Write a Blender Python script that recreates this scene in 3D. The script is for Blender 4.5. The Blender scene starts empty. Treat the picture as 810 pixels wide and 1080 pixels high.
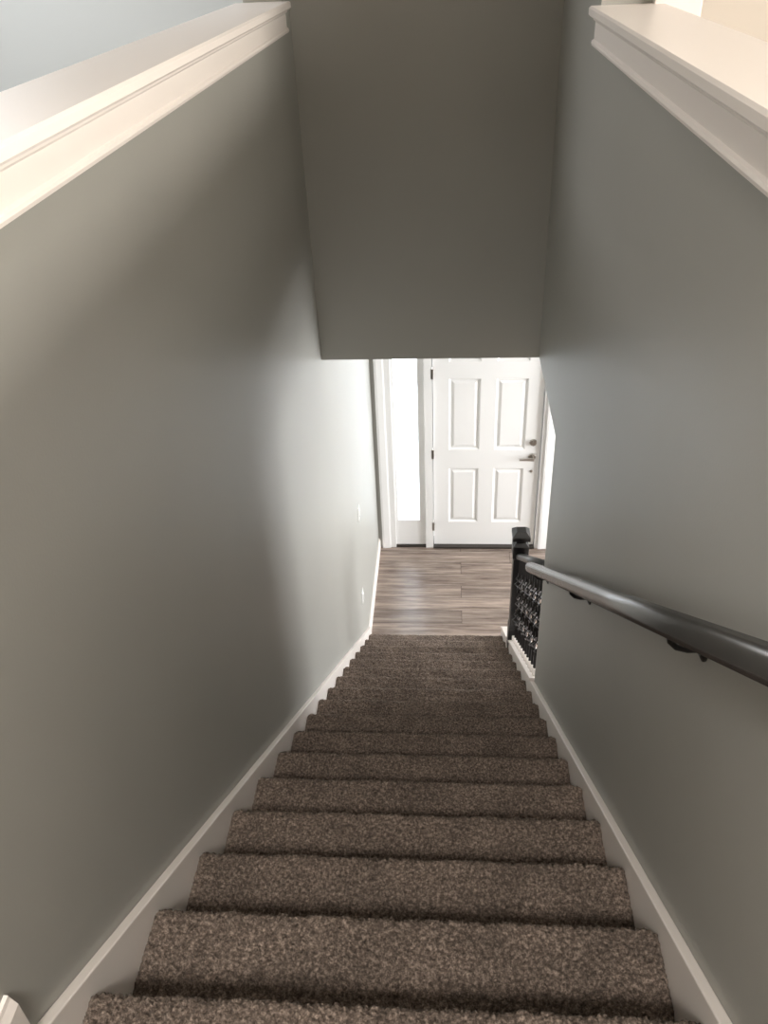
import bpy, bmesh, math, numpy as np
from mathutils import Matrix, Vector
rng=np.random.default_rng(7)
# ------------------------------------------------ measurements (metres)
W=1.106; R=0.195; RUN=0.265; Y1=0.70; NST=17; ZF=-17*R; ZU=R
ZC=-0.289          # lower-storey ceiling
ZT=2.85            # upper-storey ceiling
YH=3.95; YD=6.336; YE=3.161; CAPZ=1.30; SL=R/RUN
XL=-3.4; XR=4.4; YB=-3.6; YF=6.336
scene=bpy.context.scene
col=scene.collection
# ------------------------------------------------ materials
def mat(name,base,rough=.5,spec=.5,metal=0.,bump=0.,bscale=200.,var=0.,vscale=3.):
    m=bpy.data.materials.new(name); m.use_nodes=True; nt=m.node_tree; b=nt.nodes['Principled BSDF']
    b.inputs['Base Color'].default_value=(*base,1); b.inputs['Roughness'].default_value=rough
    b.inputs['Specular IOR Level'].default_value=spec; b.inputs['Metallic'].default_value=metal
    tc=nt.nodes.new('ShaderNodeTexCoord')
    if var>0:
        n=nt.nodes.new('ShaderNodeTexNoise'); n.inputs['Scale'].default_value=vscale; n.inputs['Detail'].default_value=4
        nt.links.new(tc.outputs['Object'],n.inputs['Vector'])
        r=nt.nodes.new('ShaderNodeValToRGB')
        r.color_ramp.elements[0].color=(*[c*(1-var) for c in base],1); r.color_ramp.elements[0].position=.3
        r.color_ramp.elements[1].color=(*[min(1,c*(1+var)) for c in base],1); r.color_ramp.elements[1].position=.7
        nt.links.new(n.outputs['Fac'],r.inputs['Fac']); nt.links.new(r.outputs['Color'],b.inputs['Base Color'])
    if bump>0:
        n2=nt.nodes.new('ShaderNodeTexNoise'); n2.inputs['Scale'].default_value=bscale; n2.inputs['Detail'].default_value=3
        nt.links.new(tc.outputs['Object'],n2.inputs['Vector'])
        bp=nt.nodes.new('ShaderNodeBump'); bp.inputs['Strength'].default_value=bump; bp.inputs['Distance'].default_value=.002
        nt.links.new(n2.outputs['Fac'],bp.inputs['Height']); nt.links.new(bp.outputs['Normal'],b.inputs['Normal'])
    return m
M_wall=mat('wall_paint_greige',(.368,.366,.338),.45,.45,bump=.12,bscale=160,var=.02,vscale=2)
M_lroom=mat('wall_paint_left_room',(.60,.62,.61),.6,bump=.1,bscale=160)
M_rroom=mat('wall_paint_right_room',(.76,.69,.61),.6,bump=.1,bscale=160)
M_ceil=mat('ceiling_paint',(.8,.79,.76),.8,bump=.2,bscale=90)
M_trim=mat('trim_white',(.84,.785,.74),.38,.5,bump=.03,bscale=60)
M_door=mat('door_white',(.80,.80,.79),.4,.5,bump=.04,bscale=120)
M_black=mat('black_painted_metal',(.010,.009,.009),.35,.5,bump=.05,bscale=80)
M_rail=mat('handrail_black_gloss',(.018,.017,.017),.27,1.0,bump=.03,bscale=40)
M_rail.node_tree.nodes['Principled BSDF'].inputs['IOR'].default_value=1.95
M_nickel=mat('brushed_nickel',(.42,.40,.37),.3,.5,metal=1.,bump=.02)
M_dark=mat('threshold_dark_bronze',(.03,.025,.02),.4)
M_plate=mat('plate_white',(.8,.8,.78),.4)
M_ground=mat('porch_concrete',(.6,.58,.55),.9,bump=.3,bscale=40,var=.1)
# carpet
def carpet_mat():
    m=bpy.data.materials.new('carpet_brown_pile'); m.use_nodes=True; nt=m.node_tree; b=nt.nodes['Principled BSDF']
    L=nt.links; N=nt.nodes
    tc=N.new('ShaderNodeTexCoord')
    a=N.new('ShaderNodeTexNoise'); a.inputs['Scale'].default_value=125; a.inputs['Detail'].default_value=4; a.inputs['Roughness'].default_value=.78
    L.new(tc.outputs['Object'],a.inputs['Vector'])
    r=N.new('ShaderNodeValToRGB'); e=r.color_ramp.elements
    e[0].position=.35; e[0].color=(.034,.025,.020,1); e[1].position=.68; e[1].color=(.40,.32,.265,1)
    x=e.new(.5); x.color=(.128,.097,.079,1)
    L.new(a.outputs['Fac'],r.inputs['Fac'])
    c=N.new('ShaderNodeTexNoise'); c.inputs['Scale'].default_value=7; c.inputs['Detail'].default_value=3
    L.new(tc.outputs['Object'],c.inputs['Vector'])
    mr=N.new('ShaderNodeMapRange'); mr.inputs['From Min'].default_value=.3; mr.inputs['From Max'].default_value=.7
    mr.inputs['To Min'].default_value=.75; mr.inputs['To Max'].default_value=1.22
    L.new(c.outputs['Fac'],mr.inputs['Value'])
    mx=N.new('ShaderNodeVectorMath'); mx.operation='SCALE'
    L.new(r.outputs['Color'],mx.inputs[0]); L.new(mr.outputs['Result'],mx.inputs['Scale'])
    L.new(mx.outputs['Vector'],b.inputs['Base Color'])
    b.inputs['Roughness'].default_value=.95; b.inputs['Specular IOR Level'].default_value=.1
    b.inputs['Sheen Weight'].default_value=.2; b.inputs['Sheen Roughness'].default_value=.5; b.inputs['Sheen Tint'].default_value=(.9,.8,.7,1)
    bu=N.new('ShaderNodeBump'); bu.inputs['Strength'].default_value=1.0; bu.inputs['Distance'].default_value=.006
    L.new(a.outputs['Fac'],bu.inputs['Height']); L.new(bu.outputs['Normal'],b.inputs['Normal'])
    return m
M_carpet=carpet_mat()
def plank_mat():
    m=bpy.data.materials.new('vinyl_plank_floor'); m.use_nodes=True; nt=m.node_tree; b=nt.nodes['Principled BSDF']
    L=nt.links; N=nt.nodes
    tc=N.new('ShaderNodeTexCoord')
    br=N.new('ShaderNodeTexBrick'); br.offset=.37; br.offset_frequency=2
    br.inputs['Scale'].default_value=1; br.inputs['Brick Width'].default_value=1.22; br.inputs['Row Height'].default_value=.165
    br.inputs['Mortar Size'].default_value=.002; br.inputs['Mortar Smooth'].default_value=.0
    br.inputs['Color1'].default_value=(0,0,0,1); br.inputs['Color2'].default_value=(1,1,1,1)
    L.new(tc.outputs['Object'],br.inputs['Vector'])
    mp=N.new('ShaderNodeMapping'); mp.inputs['Scale'].default_value=(1.3,17,1); L.new(tc.outputs['Object'],mp.inputs['Vector'])
    ad=N.new('ShaderNodeVectorMath'); ad.operation='MULTIPLY_ADD'; ad.inputs[1].default_value=(5,3,0)
    L.new(br.outputs['Color'],ad.inputs[0]); L.new(mp.outputs['Vector'],ad.inputs[2])
    n=N.new('ShaderNodeTexNoise'); n.inputs['Scale'].default_value=1.4; n.inputs['Detail'].default_value=8; n.inputs['Roughness'].default_value=.68
    L.new(ad.outputs['Vector'],n.inputs['Vector'])
    r=N.new('ShaderNodeValToRGB'); e=r.color_ramp.elements
    e[0].position=.33; e[0].color=(.085,.059,.046,1); e[1].position=.68; e[1].color=(.38,.305,.255,1)
    L.new(n.outputs['Fac'],r.inputs['Fac'])
    mr=N.new('ShaderNodeMapRange'); mr.inputs['To Min'].default_value=.75; mr.inputs['To Max'].default_value=1.22
    sp=N.new('ShaderNodeSeparateColor'); L.new(br.outputs['Color'],sp.inputs[0]); L.new(sp.outputs[0],mr.inputs['Value'])
    mx=N.new('ShaderNodeVectorMath'); mx.operation='SCALE'; L.new(r.outputs['Color'],mx.inputs[0]); L.new(mr.outputs['Result'],mx.inputs['Scale'])
    mm=N.new('ShaderNodeMix'); mm.data_type='RGBA'; L.new(br.outputs['Fac'],mm.inputs[0]); L.new(mx.outputs['Vector'],mm.inputs[6]); mm.inputs[7].default_value=(.06,.046,.037,1)
    L.new(mm.outputs[2],b.inputs['Base Color'])
    b.inputs['Roughness'].default_value=.27
    bu=N.new('ShaderNodeBump'); bu.inputs['Strength'].default_value=.12; bu.inputs['Distance'].default_value=.002
    L.new(n.outputs['Fac'],bu.inputs['Height']); L.new(bu.outputs['Normal'],b.inputs['Normal'])
    return m
M_plank=plank_mat()
def glass_mat():
    m=bpy.data.materials.new('frosted_sidelight_glass'); m.use_nodes=True; nt=m.node_tree; N=nt.nodes; L=nt.links
    for n in list(N):
        if n.type!='OUTPUT_MATERIAL': N.remove(n)
    o=[n for n in N if n.type=='OUTPUT_MATERIAL'][0]
    t=N.new('ShaderNodeBsdfTranslucent'); t.inputs['Color'].default_value=(.93,.97,1,1)
    g=N.new('ShaderNodeBsdfGlossy'); g.inputs['Roughness'].default_value=.1
    mx=N.new('ShaderNodeMixShader'); mx.inputs[0].default_value=.05
    L.new(t.outputs[0],mx.inputs[1]); L.new(g.outputs[0],mx.inputs[2]); L.new(mx.outputs[0],o.inputs['Surface'])
    return m
M_glass=glass_mat()
# ------------------------------------------------ mesh helpers
def finish(name,bm,m,parent=None,smooth=False,bevel=0):
    bmesh.ops.recalc_face_normals(bm,faces=bm.faces)
    me=bpy.data.meshes.new(name); bm.to_mesh(me); bm.free()
    ob=bpy.data.objects.new(name,me); col.objects.link(ob)
    if m: me.materials.append(m)
    if smooth:
        for p in me.polygons: p.use_smooth=True
    if bevel>0:
        b=ob.modifiers.new('bevel','BEVEL'); b.width=bevel; b.segments=3; b.limit_method='ANGLE'; b.angle_limit=math.radians(40)
    if parent: ob.parent=parent
    return ob
def bbox(bm,x0,x1,y0,y1,z0,z1):
    vs=[bm.verts.new(p) for p in ((x0,y0,z0),(x1,y0,z0),(x1,y1,z0),(x0,y1,z0),(x0,y0,z1),(x1,y0,z1),(x1,y1,z1),(x0,y1,z1))]
    for f in ((0,3,2,1),(4,5,6,7),(0,1,5,4),(1,2,6,5),(2,3,7,6),(3,0,4,7)): bm.faces.new([vs[i] for i in f])
    return vs
def boxes(name,lst,m,parent=None,bevel=0):
    bm=bmesh.new()
    for b in lst: bbox(bm,*b)
    return finish(name,bm,m,parent,bevel=bevel)
def prism(bm,pts,axis,a,b):
    def mk(p,t):
        return {'x':(t,p[0],p[1]),'y':(p[0],t,p[1]),'z':(p[0],p[1],t)}[axis]
    A=[bm.verts.new(mk(p,a)) for p in pts]; B=[bm.verts.new(mk(p,b)) for p in pts]
    n=len(pts)
    bm.faces.new(A); bm.faces.new(B[::-1])
    for i in range(n): bm.faces.new((A[i],A[(i+1)%n],B[(i+1)%n],B[i]))
def empty(name,loc=(0,0,0)):
    e=bpy.data.objects.new(name,None); col.objects.link(e); e.empty_display_size=.1; return e
def nz(y): return -(y-Y1)*SL           # nosing line
# ------------------------------------------------ room shell
T=.15
boxes('wall_left',[(-T,0,-.5,3.77,ZF,CAPZ-.03),(-T,0,3.77,YD,ZF,ZC),(-T,0,3.77,YH+.12,ZC,ZT)],M_wall)
boxes('wall_right',[(W,W+T,-.5,2.985,ZF,CAPZ-.03),(W,W+T,2.985,YE,ZF,ZC),(W,W+T,2.985,YH+.12,ZC,ZT)],M_wall)
boxes('wall_header',[(0,W,YH,YH+.12,ZC,ZT)],M_wall)
boxes('wall_front',[(-T,.10,YD,YD+.15,ZF,ZC),(.10,1.50,YD,YD+.15,ZF+2.20,ZC),(1.50,XR,YD,YD+.15,ZF,ZC)],M_wall)
wy0,wy1,wz0,wz1=3.9,5.9,ZF+.75,ZF+2.55
boxes('wall_foyer_right',[(XR,XR+.15,1.0,wy0,ZF,ZC),(XR,XR+.15,wy1,YD,ZF,ZC),(XR,XR+.15,wy0,wy1,ZF,wz0),(XR,XR+.15,wy0,wy1,wz1,ZC)],M_rroom)
boxes('wall_foyer_back',[(W+T,XR,.9,1.0,ZF,ZC)],M_rroom)
uz0,uz1=ZU+.9,ZU+2.3
boxes('wall_upper_left',[(XL-.15,XL,YB,YF,ZU,ZT)],M_lroom)
ux0,ux1=-1.2,2.4
boxes('wall_upper_right',[(XR,XR+.15,YB,ux0,ZU,ZT),(XR,XR+.15,ux1,YF,ZU,ZT),(XR,XR+.15,ux0,ux1,ZU,uz0),(XR,XR+.15,ux0,ux1,uz1,ZT)],M_rroom)
boxes('wall_upper_back',[(XL,XR,YB-.15,YB,ZU,ZT)],M_rroom)
boxes('wall_upper_front_left',[(XL,-T,YF,YF+.15,ZU,ZT)],M_lroom)
boxes('wall_upper_front_right',[(W+T,XR,YH+.6,YH+.75,ZU,ZT)],M_rroom)
boxes('ceiling_upper',[(XL,XR,YB,YF,ZT,ZT+.1)],M_ceil)
boxes('ceiling_lower',[(-T,0,YH+.12,YD,ZC,ZC+.02),(0,W,YH+.12,YD,ZC,ZC+.02),(W+T,XR,.9,YD,ZC,ZC+.02),(W,W+T,YH+.12,YD,ZC,ZC+.02)],M_ceil)
boxes('floor_foyer',[(0,XR,.9,YD+.15,ZF-.05,ZF)],M_plank)
boxes('floor_upper',[(XL,-T,YB,YF,ZU-.1,ZU),(W+T,XR,YB,YF,ZU-.1,ZU),(-T,W+T,YB,-.5,ZU-.1,ZU),(0,W,-.5,.2,ZU-.1,ZU)],M_carpet)
# ------------------------------------------------ carpeted stairs
stairs=empty('carpeted_staircase')
def carpet():
    V=[];F=[];base=0
    cs=.0225
    for k in range(0,NST+1):
        zt=-(k-1)*R; yn=Y1+(k-1)*RUN
        if k==0: y0=.18
        else: y0=yn-RUN-.028
        d=.0034 if k<=3 else (.0045 if k<=7 else .0065)
        zb=zt-R
        rad=.019
        prof=[]
        def seg(a,b):
            n=max(1,int(math.dist(a,b)/d))
            for i in range(n): prof.append((a[0]+(b[0]-a[0])*i/n,a[1]+(b[1]-a[1])*i/n))
        seg((y0,zt),(yn-rad,zt))
        na=max(5,int(rad*math.pi/d))
        for i in range(na):
            t=math.pi*i/na; prof.append((yn-rad+rad*math.sin(t),zt-rad+rad*math.cos(t)))
        seg((yn-rad,zt-2*rad),(yn-.032,zt-2*rad-.012))
        seg((yn-.032,zt-2*rad-.012),(yn-.032,zb-.004))
        prof.append((yn-.032,zb-.004))
        P=np.array(prof); tg=np.gradient(P,axis=0); nn=np.stack([-tg[:,1],tg[:,0]],1); nn/=np.linalg.norm(nn,axis=1)[:,None]+1e-9
        nx=int((W-2*cs)/d)+1; xs=np.linspace(cs,W-cs,nx); npf=len(P)
        edge=np.minimum(xs-cs,W-cs-xs); dip=.009*np.clip(1-edge/.016,0,1)**2
        def lowf(q):
            lf=rng.normal(size=(npf//q+3,nx//q+3))
            ii=np.linspace(0,lf.shape[0]-1.01,npf); jj=np.linspace(0,lf.shape[1]-1.01,nx)
            i0=ii.astype(int); j0=jj.astype(int); fi=(ii-i0)[:,None]; fj=(jj-j0)[None]
            return lf[i0][:,j0]*(1-fi)*(1-fj)+lf[i0+1][:,j0]*fi*(1-fj)+lf[i0][:,j0+1]*(1-fi)*fj+lf[i0+1][:,j0+1]*fi*fj
        D=rng.uniform(-.0058,.0036,size=(npf,nx))+lowf(3)*.0018+lowf(14)*.0013-dip[None]
        X=np.broadcast_to(xs[None],(npf,nx))+rng.uniform(-.0015,.0015,size=(npf,nx))*(edge>.003)
        sh=rng.uniform(-.0015,.0015,size=(npf,nx))
        tl=np.linalg.norm(tg,axis=1)+1e-9
        Yc=P[:,0][:,None]+nn[:,0][:,None]*D+(tg[:,0]/tl)[:,None]*sh; Z=P[:,1][:,None]+nn[:,1][:,None]*D+(tg[:,1]/tl)[:,None]*sh
        V.append(np.stack([X,Yc,Z],-1).reshape(-1,3))
        idx=np.arange(npf*nx).reshape(npf,nx)+base
        F.append(np.stack([idx[:-1,:-1],idx[:-1,1:],idx[1:,1:],idx[1:,:-1]],-1).reshape(-1,4))
        base+=npf*nx
    V=np.concatenate(V); F=np.concatenate(F)
    me=bpy.data.meshes.new('carpet_treads'); me.vertices.add(len(V)); me.vertices.foreach_set('co',V.ravel())
    me.loops.add(F.size); me.loops.foreach_set('vertex_index',F.ravel().astype(np.int32))
    me.polygons.add(len(F)); me.polygons.foreach_set('loop_start',np.arange(0,F.size,4,dtype=np.int32)); 
    me.update(calc_edges=True); me.validate()
    me.materials.append(M_carpet)
    ob=bpy.data.objects.new('carpet_treads',me); col.objects.link(ob); ob.parent=stairs
carpet()
# skirt boards
SK=.022
yb=Y1+(0.0375-(ZF+.10))/SL
def skirt(name,x0,x1):
    bm=bmesh.new(); hs=.0375; ys=.56
    pts=[(ys,nz(ys)+hs),(yb,nz(yb)+hs),(yb,ZF),(yb-.1,ZF),(ys,nz(ys)-.38)]
    prism(bm,pts,'x',x0,x1)
    return finish(name,bm,M_trim,bevel=.003)
skirt('trim_stair_skirt_left',0,SK)
skirt('trim_stair_skirt_right',W-SK,W)
def baseboard(name,lst,axis):
    bm=bmesh.new()
    for a,b,o,s,z in lst:
        h=.13;t=.015
        pts=[(o,z),(o+s*t,z),(o+s*t,z+h-.025),(o+s*t*.55,z+h-.008),(o+s*t*.45,z+h),(o,z+h)]
        prism(bm,pts,axis,a,b)
    return finish(name,bm,M_trim)
baseboard('baseboard_left',[(yb-.02,YD,0,1,ZF-.03)],'y')
baseboard('baseboard_upper_left',[(-.5,.567,0,1,ZU-.067)],'y')
baseboard('baseboard_upper_right',[(-.5,.567,W,-1,ZU-.067)],'y')
bm=bmesh.new(); prism(bm,[(YD,ZF),(YD-.015,ZF),(YD-.015,ZF+.1),(YD,ZF+.11)],'x',1.62,XR); finish('baseboard_front',bm,M_trim)
baseboard('baseboard_room_left',[(YB,YF,XL,1,ZU)],'y')
def cap(name,xi,s,y0,y1,xo):
    bm=bmesh.new()
    z=CAPZ
    e=xi+s*.036; o=xo-s*.036
    pts=[(e-s*.006,z),(e,z-.006),(e,z-.022),(e-s*.006,z-.028),(o+s*.006,z-.028),(o,z-.022),(o,z-.006),(o+s*.006,z)]
    prism(bm,pts,'y',y0,y1)
    for w,d in ((xi,s),(xo,-s)):
        pts=[(w,z-.028),(w+d*.022,z-.028),(w+d*.020,z-.036),(w+d*.013,z-.042),(w+d*.013,z-.088),(w+d*.019,z-.092),(w+d*.021,z-.098),(w+d*.019,z-.105),(w+d*.006,z-.110),(w,z-.110)]
        prism(bm,pts,'y',y0,y1)
    return finish(name,bm,M_trim)
cap('trim_half_wall_cap_left',0,1,-.5,3.77,-T)
cap('trim_half_wall_cap_right',W,-1,-.5,2.985,W+T)
boxes('trim_opening_casing_right',[(W+T,W+T+.14,2.95,3.06,ZU,ZT)],M_trim,bevel=.004)
# curb along open stair side
bm=bmesh.new()
prism(bm,[(YE,nz(YE)+.0375),(yb,nz(yb)+.0375),(yb,ZF),(YE,ZF)],'x',W,W+.12)
finish('wall_stair_curb',bm,M_wall)
bm=bmesh.new()
prism(bm,[(YE,nz(YE)+.060),(yb,nz(yb)+.060),(yb,nz(yb)+.0375),(YE,nz(YE)+.0375)],'x',W-.028,W+.135)
finish('trim_stair_curb_cap',bm,M_trim,bevel=.004)
# ------------------------------------------------ balustrade
bal=empty('stair_balustrade')
NY=4.47; NX=W+.022
def rail_z(y): return -.955-(y-3.1)*SL
bm=bmesh.new()
zb=nz(NY)+.03; zt=-1.74
def sq(h0,h1,w0,w1=None):
    w1=w1 or w0
    A=[bm.verts.new((NX+a*w0,NY+b*w0,h0)) for a,b in ((-1,-1),(1,-1),(1,1),(-1,1))]
    B=[bm.verts.new((NX+a*w1,NY+b*w1,h1)) for a,b in ((-1,-1),(1,-1),(1,1),(-1,1))]
    bm.faces.new(A[::-1]); bm.faces.new(B)
    for i in range(4): bm.faces.new((A[i],A[(i+1)%4],B[(i+1)%4],B[i]))
sq(zb-.06,zb+.16,.050); sq(zb+.16,zb+.18,.050,.044); sq(zb+.18,zt-.22,.044)
sq(zt-.22,zt-.20,.044,.052); sq(zt-.20,zt-.11,.052); sq(zt-.11,zt-.09,.052,.032); sq(zt-.09,zt-.075,.032)
sq(zt-.075,zt-.06,.032,.058); sq(zt-.06,zt-.03,.058); sq(zt-.03,zt,.058,.03)
finish('newel_post',bm,M_black,bal,bevel=.002)
def sweep(name,pts,prof,m,parent,smooth=True):
    bm=bmesh.new(); rings=[]
    for i,p in enumerate(pts):
        p=Vector(p); a=Vector(pts[max(0,i-1)]); b=Vector(pts[min(len(pts)-1,i+1)]); t=(b-a).normalized()
        side=t.cross(Vector((0,0,1)))
        if side.length<1e-3: side=Vector((1,0,0))
        side.normalize(); up=side.cross(t)
        rings.append([bm.verts.new(p+side*u+up*v) for u,v in prof])
    n=len(prof)
    for r0,r1 in zip(rings,rings[1:]):
        for i in range(n): bm.faces.new((r0[i],r0[(i+1)%n],r1[(i+1)%n],r1[i]))
    bm.faces.new(rings[0][::-1]); bm.faces.new(rings[-1])
    return finish(name,bm,m,parent,smooth=False,bevel=0)
def ovalprof(w,h,n=24,p=2.6):
    o=[]
    for i in range(n):
        t=2*math.pi*i/n; c,s=math.cos(t),math.sin(t)
        o.append((w*math.copysign(abs(c)**(2/p),c),h*math.copysign(abs(s)**(2/p),s)))
    return o
y_a,y_b=YE+.0,NY-.04
r=sweep('top_rail',[(NX,y_a,rail_z(y_a)),(NX,y_b,rail_z(y_b))],ovalprof(.03,.022),M_black,bal)
for p in r.data.polygons: p.use_smooth=len(p.vertices)==4
def baluster(i,y):
    z0=nz(y)+.055; z1=rail_z(y)-.01
    bm=bmesh.new()
    def rod(path,rad,n=6,twist=0):
        rings=[]
        for j,(px,py,pz) in enumerate(path):
            rings.append([bm.verts.new((px+rad*math.cos(2*math.pi*q/n+twist*j),py+rad*math.sin(2*math.pi*q/n+twist*j),pz)) for q in range(n)])
        for a,b in zip(rings,rings[1:]):
            for q in range(n): bm.faces.new((a[q],a[(q+1)%n],b[(q+1)%n],b[q]))
    def bar(a,b,tw=0):
        N=max(2,int(abs(b-a)/.012)); rod([(NX,y,a+(b-a)*j/N) for j in range(N+1)],.0105,4,tw)
    mid=(z0+z1)/2
    zc=[mid] if i%2==0 else [mid-.16,mid+.16]
    cur=z0
    for c in zc:
        bar(cur,c-.07,.0)
        for q in range(4):
            path=[]
            for j in range(15):
                u=j/14; rr=.004+.024*math.sin(math.pi*u); an=2*math.pi*q/4+u*math.pi*1.2
                path.append((NX+rr*math.cos(an),y+rr*math.sin(an),c-.07+.14*u))
            rod(path,.0055,5)
        for zz in (c-.07,c+.07):
            rod([(NX,y,zz-.012),(NX,y,zz-.008),(NX,y,zz+.008),(NX,y,zz+.012)],.014,8)
        cur=c+.07
    bar(cur,z1)
    finish('baluster_%d'%(i+1),bm,M_black,bal)
    bm=bmesh.new(); bbox(bm,NX-.026,NX+.026,y-.026,y+.026,nz(y)+.03,nz(y)+.088)
    finish('baluster_shoe_%d'%(i+1),bm,M_trim,bal,bevel=.004)
ys=np.arange(YE+.07,NY-.08,.105)
for i,y in enumerate(ys): baluster(i,float(y))
# ------------------------------------------------ wall handrail
hr=empty('wall_handrail')
HX=W-.068
def hz(y): return -.96-(y-3.10)*.7385
pts=[(HX,3.13,hz(3.13)),(HX,-.30,hz(-.30))]
r=sweep('rail',pts,ovalprof(.024,.025,p=2.4),M_rail,hr)
for p in r.data.polygons: p.use_smooth=len(p.vertices)==4
for i,y in enumerate((3.0,2.09,1.12,.2)):
    bm=bmesh.new()
    z=hz(y)-.024
    ring=[];n=20
    for a,rr in ((0,.022),(.004,.022),(.009,.012)):
        ring.append([bm.verts.new((W-a,y+rr*math.cos(2*math.pi*q/n),z-.036+rr*math.sin(2*math.pi*q/n))) for q in range(n)])
    for a,b in zip(ring,ring[1:]):
        for q in range(n): bm.faces.new((a[q],a[(q+1)%n],b[(q+1)%n],b[q]))
    bm.faces.new(ring[-1])
    finish('bracket_rosette_%d'%(i+1),bm,M_black,hr)
    path=[(W-.008,y,z-.036),(W-.03,y,z-.037),(W-.05,y,z-.031),(W-.062,y,z-.018),(HX,y,z+.010)]
    sweep('bracket_arm_%d'%(i+1),path,[(.006*math.cos(2*math.pi*q/10),.006*math.sin(2*math.pi*q/10)) for q in range(10)],M_black,hr)
# ------------------------------------------------ front door + sidelight
DX0,DX1=.52,1.447; DZ1=ZF+2.125; DZ0=ZF+.012
door=empty('door_1')
yface=YD+.03
panels=[]
for cx0,cx1 in ((DX0+.135,DX0+.40),(DX0+.53,DX0+.795)):
    panels+= [(cx0,cx1,ZF+.275,ZF+.86),(cx0,cx1,ZF+1.05,ZF+1.735),(cx0,cx1,ZF+1.885,ZF+2.02)]
bm=bmesh.new()
xs=sorted({DX0,DX1,*[p[0] for p in panels],*[p[1] for p in panels]})
zs=sorted({DZ0,DZ1,*[p[2] for p in panels],*[p[3] for p in panels]})
def ispanel(x,z): return any(p[0]<x<p[1] and p[2]<z<p[3] for p in panels)
for i in range(len(xs)-1):
    for j in range(len(zs)-1):
        a,b,c,d=xs[i],xs[i+1],zs[j],zs[j+1]
        if ispanel((a+b)/2,(c+d)/2):
            loops=[(0,0),(.008,.006),(.016,.015),(.026,.015),(.046,.004)]
            prev=None
            for ins,dep in loops:
                cur=[bm.verts.new(p) for p in ((a+ins,yface+dep,c+ins),(b-ins,yface+dep,c+ins),(b-ins,yface+dep,d-ins),(a+ins,yface+dep,d-ins))]
                if prev:
                    for q in range(4): bm.faces.new((prev[q],prev[(q+1)%4],cur[(q+1)%4],cur[q]))
                prev=cur
            bm.faces.new(prev)
        else:
            bm.faces.new([bm.verts.new(p) for p in ((a,yface,c),(b,yface,c),(b,yface,d),(a,yface,d))])
bmesh.ops.remove_doubles(bm,verts=bm.verts,dist=1e-5)
bbox(bm,DX0,DX1,yface+.02,yface+.045,DZ0,DZ1)
finish('door_slab',bm,M_door,door)
boxes('hinges',[(DX0-.014,DX0+.005,yface-.038,yface+.004,z,z+.09) for z in (ZF+.2,ZF+.98,ZF+1.75)],M_nickel,door)
def disc(bm,cx,cz,y0,y1,r0,r1=None,n=24):
    r1=r1 or r0
    A=[bm.verts.new((cx+r0*math.cos(2*math.pi*q/n),y0,cz+r0*math.sin(2*math.pi*q/n))) for q in range(n)]
    B=[bm.verts.new((cx+r1*math.cos(2*math.pi*q/n),y1,cz+r1*math.sin(2*math.pi*q/n))) for q in range(n)]
    bm.faces.new(A); bm.faces.new(B[::-1])
    for i in range(n): bm.faces.new((A[i],A[(i+1)%n],B[(i+1)%n],B[i]))
bm=bmesh.new(); kx=DX1-.065
disc(bm,kx,ZF+1.125,yface,yface-.018,.032,.028); bbox(bm,kx-.005,kx+.005,yface-.035,yface-.017,ZF+1.105,ZF+1.145)
finish('deadbolt',bm,M_nickel,door)
bm=bmesh.new(); disc(bm,kx,ZF+.98,yface,yface-.014,.034,.03); disc(bm,kx,ZF+.98,yface-.012,yface-.055,.012)
prism(bm,[(kx+.014,ZF+.966),(kx+.014,ZF+.994),(kx-.05,ZF+.992),(kx-.115,ZF+.984),(kx-.115,ZF+.970),(kx-.05,ZF+.970)],'y',yface-.062,yface-.046)
finish('lever_handle',bm,M_nickel,door,bevel=.003)
bm=bmesh.new(); disc(bm,kx,ZF+.83,yface,yface-.008,.014,.011); finish('door_sensor',bm,M_nickel,door)
boxes('trim_door_frame',[
 (.10,.165,YD-.002,YD+.13,ZF,ZF+2.135),
 (.39,.445,YD+.02,YD+.13,ZF+.30,ZF+2.135),
 (.445,DX0-.006,YD-.006,YD+.13,ZF,ZF+2.135),
 (DX1+.006,1.50,YD-.002,YD+.13,ZF,ZF+2.135),
 (.10,1.50,YD-.004,YD+.13,ZF+2.135,ZF+2.20),
 (.165,.445,YD+.02,YD+.13,ZF+.022,ZF+.30),
 (.165,.19,YD+.02,YD+.13,ZF+.30,ZF+2.135),
 ],M_door)
bm=bmesh.new()
for a,b in ((.035,.115),(1.485,1.575)):
    prism(bm,[(a,YD),(a,YD-.018),(a+.02,YD-.02),(b-.012,YD-.013),(b,YD-.008),(b,YD)],'z',ZF,ZF+2.19)
bbox(bm,.035,1.575,YD-.018,YD,ZF+2.19,ZF+2.28)
finish('trim_door_casing',bm,M_door)
boxes('trim_threshold',[(.165,.445,YD+.0,YD+.15,ZF,ZF+.022),(DX0-.006,DX1+.006,YD-.02,YD+.16,ZF,ZF+.018)],M_dark)
boxes('window_1',[(.19,.39,YD+.06,YD+.068,ZF+.28,ZF+2.135)],M_glass)
def window(name,x,y0,y1,z0,z1):
    e=empty(name)
    lst=[(x-.02,x+.1,y0-.07,y0+.03,z0-.07,z1+.07),(x-.02,x+.1,y1-.03,y1+.07,z0-.07,z1+.07),(x-.02,x+.1,y0-.07,y1+.07,z1-.03,z1+.07),(x-.05,x+.1,y0-.09,y1+.09,z0-.05,z0+.02)]
    lst+=[(x+.04,x+.08,(y0+y1)/2-.02,(y0+y1)/2+.02,z0,z1),(x+.04,x+.08,y0,y1,(z0+z1)/2-.02,(z0+z1)/2+.02)]
    boxes('frame',lst,M_trim,e,bevel=.003)
window('window_2',XR,wy0,wy1,wz0,wz1)
window('window_3',XR,ux0,ux1,uz0,uz1)
boxes('ground_outside',[(-6,14,-8,16,ZF-.25,ZF-.12)],M_ground)
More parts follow.
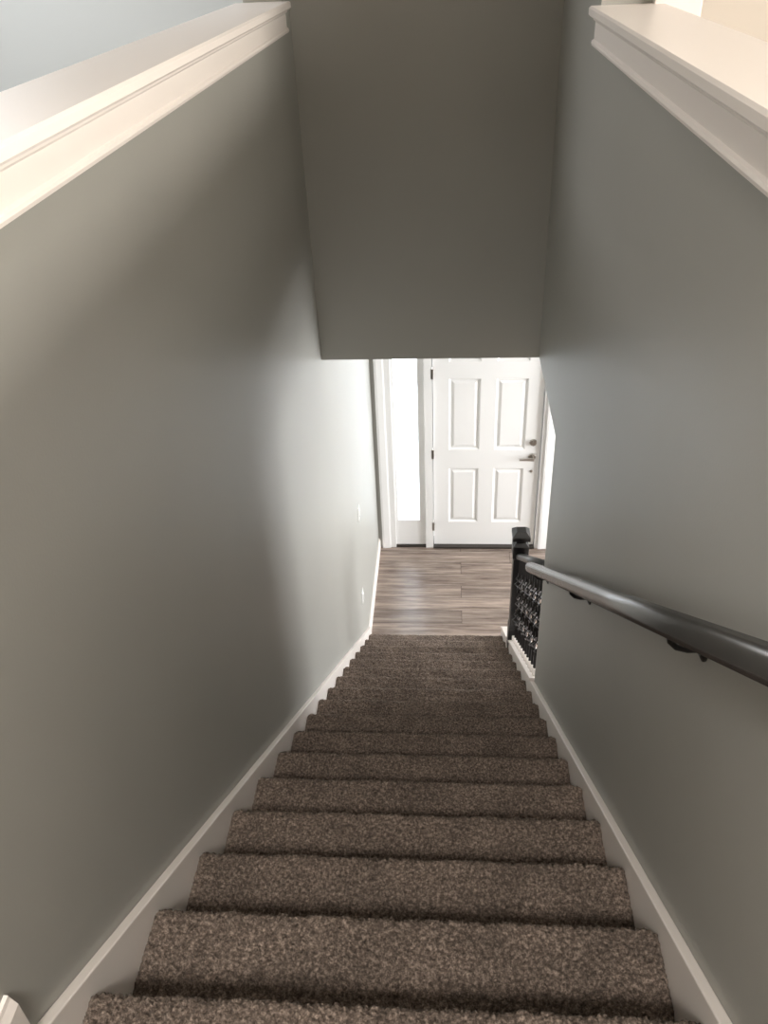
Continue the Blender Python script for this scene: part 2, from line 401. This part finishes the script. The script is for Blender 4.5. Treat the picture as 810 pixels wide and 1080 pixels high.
def plate(name,y,z):
    e=empty(name)
    boxes('plate_cover',[(0,.006,y-.036,y+.036,z-.058,z+.058)],M_plate,e,bevel=.002)
    boxes('toggle',[(.005,.012,y-.012,y+.012,z-.03,z+.03)],M_plate,e,bevel=.001)
plate('light_switch',4.98,-1.97); plate('wall_outlet',4.86,-2.66)
# ------------------------------------------------ lights
def area(name,loc,direction,sx,sy,power,color=(1,1,1),spread=180):
    l=bpy.data.lights.new(name,'AREA'); l.shape='RECTANGLE'; l.size=sx; l.size_y=sy; l.energy=power; l.color=color; l.spread=math.radians(spread)
    o=bpy.data.objects.new(name,l); col.objects.link(o); o.location=loc
    o.rotation_euler=Vector(direction).to_track_quat('-Z','Y').to_euler(); return o
area('daylight_foyer_window',(XR+.25,(wy0+wy1)/2,(wz0+wz1)/2),(-1,.0,-.05),1.9,1.7,310,(.98,.985,1))
area('daylight_sidelight',(.28,YD+.5,ZF+1.3),(0,-1,-.1),.5,2.2,42,(.97,.98,1))
area('daylight_upper_window',(XR+.25,(ux0+ux1)/2,(uz0+uz1)/2),(-1,0,-.05),3.4,1.3,330,(1,.93,.84))
area('ceiling_light_hall',(.58,-1.2,ZT-.03),(0,.12,-1),.6,.6,88,(1,.94,.87),125)
area('ceiling_light_left_room',(-2.2,4.3,ZT-.03),(0,0,-1),1.4,1.4,100,(.97,.98,1))
w=bpy.data.worlds.new('daylight_sky'); scene.world=w; w.use_nodes=True
bg=w.node_tree.nodes['Background']; sky=w.node_tree.nodes.new('ShaderNodeTexSky'); sky.sky_type='HOSEK_WILKIE'
w.node_tree.links.new(sky.outputs[0],bg.inputs[0]); bg.inputs[1].default_value=.8
# ------------------------------------------------ camera
cam=bpy.data.cameras.new('camera'); co=bpy.data.objects.new('camera',cam); col.objects.link(co)
yaw,pit,rol=-.0926,.6085,-.0504
f=Vector((math.sin(yaw)*math.cos(pit),math.cos(yaw)*math.cos(pit),-math.sin(pit))); r=Vector((math.cos(yaw),-math.sin(yaw),0)); u=r.cross(f)
r2=r*math.cos(rol)+u*math.sin(rol); u2=-r*math.sin(rol)+u*math.cos(rol)
co.matrix_world=Matrix(((r2.x,u2.x,-f.x,.6496),(r2.y,u2.y,-f.y,0),(r2.z,u2.z,-f.z,1.5234),(0,0,0,1)))
cam.sensor_fit='VERTICAL'; cam.sensor_height=24; cam.lens=24*886.56/1080; cam.clip_start=.02
scene.camera=co
scene.view_settings.view_transform='Standard'; scene.view_settings.look='None'
